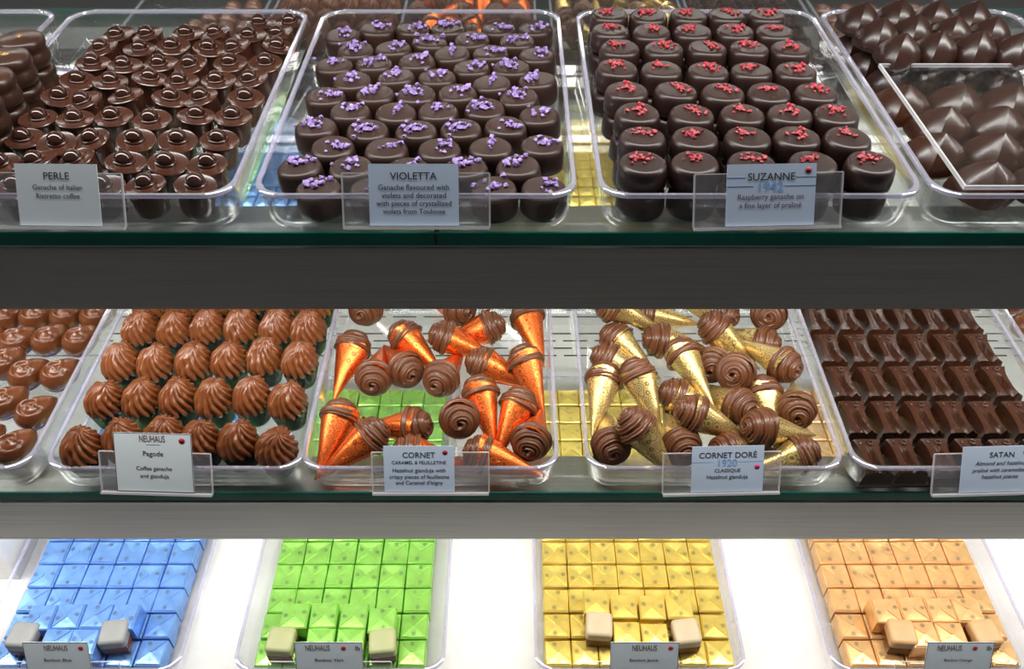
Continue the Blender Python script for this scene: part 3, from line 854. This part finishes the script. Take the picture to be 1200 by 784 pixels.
# ------------------------------------------------------------------ description cards and their holders
texts = []
def card(level, key, u0, u1, hu0, hu1, mat, lines, dots, label, hlabel, hgt=.036, rules=(), frame=False, yaw=0.0):
    z0 = SHELF[level]+RIM-(.0135 if level != 'low' else .0060); y0 = FRONT[level]-(.0100 if level != 'low' else .0150)
    LEAN = math.atan2(.016, .0265) if level != 'low' else R(26)
    d = y0*CP - z0*SP
    X = lambda u: (u-600)/F_PX*d
    cx, w = (X(u0)+X(u1))/2, X(u1)-X(u0)
    hx0, hx1 = X(hu0), X(hu1)
    rot = (R(90)-LEAN, 0, R(yaw))
    hroot = obj('card_holder', MB().box(hx0-cx, hx1-cx, 0, .031, -.0006, .0006).build('plate'), M['holder'], (cx, y0, z0), rot)
    tag(hroot, hlabel, 'card holder', 'clear card holders')
    obj('bottom_edge', MB().box(hx0-cx, hx1-cx, -.0016, 0, -.0006, .0030).build('lip'), M['holder_edge'], parent=hroot)
    obj('top_edge', MB().box(hx0-cx, hx1-cx, .031, .0316, -.0006, .0006).build('top'), M['holder_edge'], parent=hroot)
    for xx in (hx0, hx1):
        obj('side_edge', MB().box(xx-cx-.0005, xx-cx+.0005, 0, .031, -.0006, .0006).build('side'), M['holder_edge'], parent=hroot)
    ht = obj('hook', MB().box(hx0-cx, hx1-cx, .0115, .0145, -.0110, -.0006).build('hook'), M['holder'], parent=hroot)
    n = Matrix.Rotation(R(90)-LEAN, 3, 'X')
    off = Matrix.Rotation(R(yaw), 3, 'Z') @ n @ Vector((0, .0006, .0010))
    c = obj('description_card', MB().box(-w/2, w/2, 0, hgt, -.0002, .0002).build('card'), mat, Vector((cx, y0, z0))+off, rot)
    tag(c, label, 'card')
    for (dx, dy, rr, dm) in dots:
        obj('round_sticker', lathe('sticker', [(rr, 0), (rr, .00015)], 20), dm, (dx*w-w/2, hgt*(1-dy), .0002), None, c)
    for (ry, r0, r1, im) in rules:
        obj('printed_rule', MB().box(r0*w-w/2, r1*w-w/2, hgt*(1-ry)-.00012, hgt*(1-ry)+.00012, .0002, .0003).build('rule'), im, parent=c)
    if frame:
        mb = MB(); a, b, k = w/2, hgt, .0004
        mb.box(-a, a, 0, k, .0002, .0003).box(-a, a, b-k, b, .0002, .0003).box(-a, -a+k, 0, b, .0002, .0003).box(a-k, a, 0, b, .0002, .0003)
        obj('printed_border', mb.build('border'), M['ink'], parent=c)
    for ln in lines:
        texts.append((c, w, hgt) + tuple(ln))
I, IB, IP, IW = M['ink'], M['ink_blue'], M['ink_plum'], M['ink_brown']
D = lambda x, y, m=None: (x, y, .0019, m or M['dot'])
# line: text, width as share of card, height from top, ink, vertical stretch, slant, centre x
card('top', 'perle', 25, 121, -45, 148, M['card_grey'],
     [('PERLE', .31, .20, I), ('Ganache of Italian', .60, .38, I), ('Ristretto coffee', .53, .52, I)], [],
     'pale grey card reading PERLE before the pearl pralines', 'clear acrylic card holder clipped to the pearl praline tray', yaw=-1)
card('top', 'violet', 434, 538, 403, 574, M['card_blue'],
     [('VIOLETTA', .52, .20, I), ('Ganache flavoured with', .79, .38, I), ('violets and decorated', .72, .51, I), ('with pieces of crystallized', .84, .64, I), ('violets from Toulouse', .70, .77, I)], [],
     'pale blue card reading VIOLETTA before the violet pralines', 'clear acrylic card holder clipped to the violet praline tray')
card('top', 'suzanne', 849, 953, 812, 985, M['card_blue'],
     [('SUZANNE', .53, .21, I), ('1942', .27, .37, IB), ('Raspberry ganache on', .74, .53, IP), ('a fine layer of praliné', .70, .67, IP)], [D(.91, .11)],
     'pale blue card reading SUZANNE before the raspberry pralines', 'clear acrylic card holder clipped to the raspberry praline tray', yaw=2,
     rules=((.21, 0, .21, IB), (.21, .77, 1, IB), (.35, 0, .30, IB), (.35, .65, 1, IB)))
card('mid', 'pagode', 138, 229, 119, 250, M['card_grey'],
     [('NEUHAUS', .33, .10, IW, 1.7), ('Pagode', .26, .35, I), ('Coffee ganache', .46, .60, I), ('and gianduja', .37, .73, I)], [(.88, .12, .0023, M['dot'])],
     'pale grey bordered card reading Pagode before the piped rosettes', 'clear acrylic card holder clipped to the piped rosette tray', hgt=.046, frame=True, yaw=-2, rules=((.195, .42, .60, IW),))
card('mid', 'cornet', 451, 533, 437, 573, M['card_blue'],
     [('CORNET', .46, .20, I), ('CARAMEL & FEUILLETINE', .77, .36, I), ('Hazelnut gianduja with', .75, .53, I), ('crispy pieces of feuilletine', .85, .67, I), ("and Caramel d'Isigny", .67, .80, I)], [D(.87, .14)],
     'pale blue card reading CORNET before the orange cornets', 'clear acrylic card holder clipped to the orange cornet tray')
card('mid', 'dore', 809, 893, 776, 913, M['card_blue'],
     [('CORNET DORÉ', .80, .20, I), ('1920', .26, .37, IB), ('CLASSIQUE', .36, .53, I), ('Hazelnut gianduja', .57, .67, I)], [D(.91, .46, M['dot_pink'])],
     'pale blue card reading CORNET DORÉ before the gold cornets', 'clear acrylic card holder clipped to the gold cornet tray', yaw=1.5, rules=((.34, 0, .30, IB), (.34, .65, 1, IB)))
card('mid', 'satan', 1122, 1215, 1090, 1250, M['card_blue'],
     [('SATAN', .31, .19, I), ('Almond and hazelnut', .66, .37, I, 1, .3), ('praliné with caramelized', .72, .52, I, 1, .3), ('hazelnut pieces', .47, .66, I, 1, .3)], [D(.80, .14)],
     'pale blue card reading SATAN before the dark bars', 'clear acrylic card holder clipped to the dark bar tray', yaw=2)
for key, u0, u1, nm, lb, cname in (('blue', 38, 113, 'Bonbon Blue', False, 'blue'), ('green', 350, 428, 'Bonbon Vert', True, 'green'),
                                   ('yellow', 713, 792, 'Bonbon Jaune', False, 'yellow'), ('peach', 1077, 1154, 'Bonbon Orange', True, 'orange')):
    ls = [('NEUHAUS', .36, .12, IW, 1.7, 0, .34 if lb else .5), (nm, .42, .36, I)] + ([('lb', .07, .12, I, 1, 0, .93)] if lb else [])
    card('low', key, u0, u1, u0-32, u1+32, M['card_grey'], ls, [(.72 if lb else .88, .12, .0022, M['dot'])],
         'pale bordered card before the %s foil bonbons' % cname, 'clear acrylic card holder clipped to the %s bonbon tray' % cname, hgt=.052, frame=True)

tmp = []
for t in texts:
    cu = bpy.data.curves.new('lettering', 'FONT')
    cu.body = t[3]; cu.align_x = 'CENTER'; cu.align_y = 'CENTER'; cu.size = 1.0; cu.resolution_u = 3; cu.offset = 0.008
    if len(t) > 8: cu.shear = t[8]
    o = bpy.data.objects.new('tmp', cu); col.objects.link(o); tmp.append(o)
bpy.context.view_layer.update()
dg = bpy.context.evaluated_depsgraph_get()
for t, o in zip(texts, tmp):
    me = bpy.data.meshes.new_from_object(o.evaluated_get(dg))
    c, w, hgt, body, wf, yf, ink = t[:7]
    xs = [v.co.x for v in me.vertices]; ys = [v.co.y for v in me.vertices]
    k = w*wf/(max(xs)-min(xs)); ky = k*(t[7] if len(t) > 7 else 1.0)
    mx, my = (max(xs)+min(xs))/2, 0.0
    for v in me.vertices:
        v.co = Vector(((v.co.x-mx)*k, (v.co.y-my)*ky, 0))
    me.materials.clear()
    px = (t[9]-.5)*w if len(t) > 9 else 0.0
    obj('lettering', me, ink, (px, hgt*(1-yf), .00035), None, c)
for o in tmp:
    bpy.data.objects.remove(o)
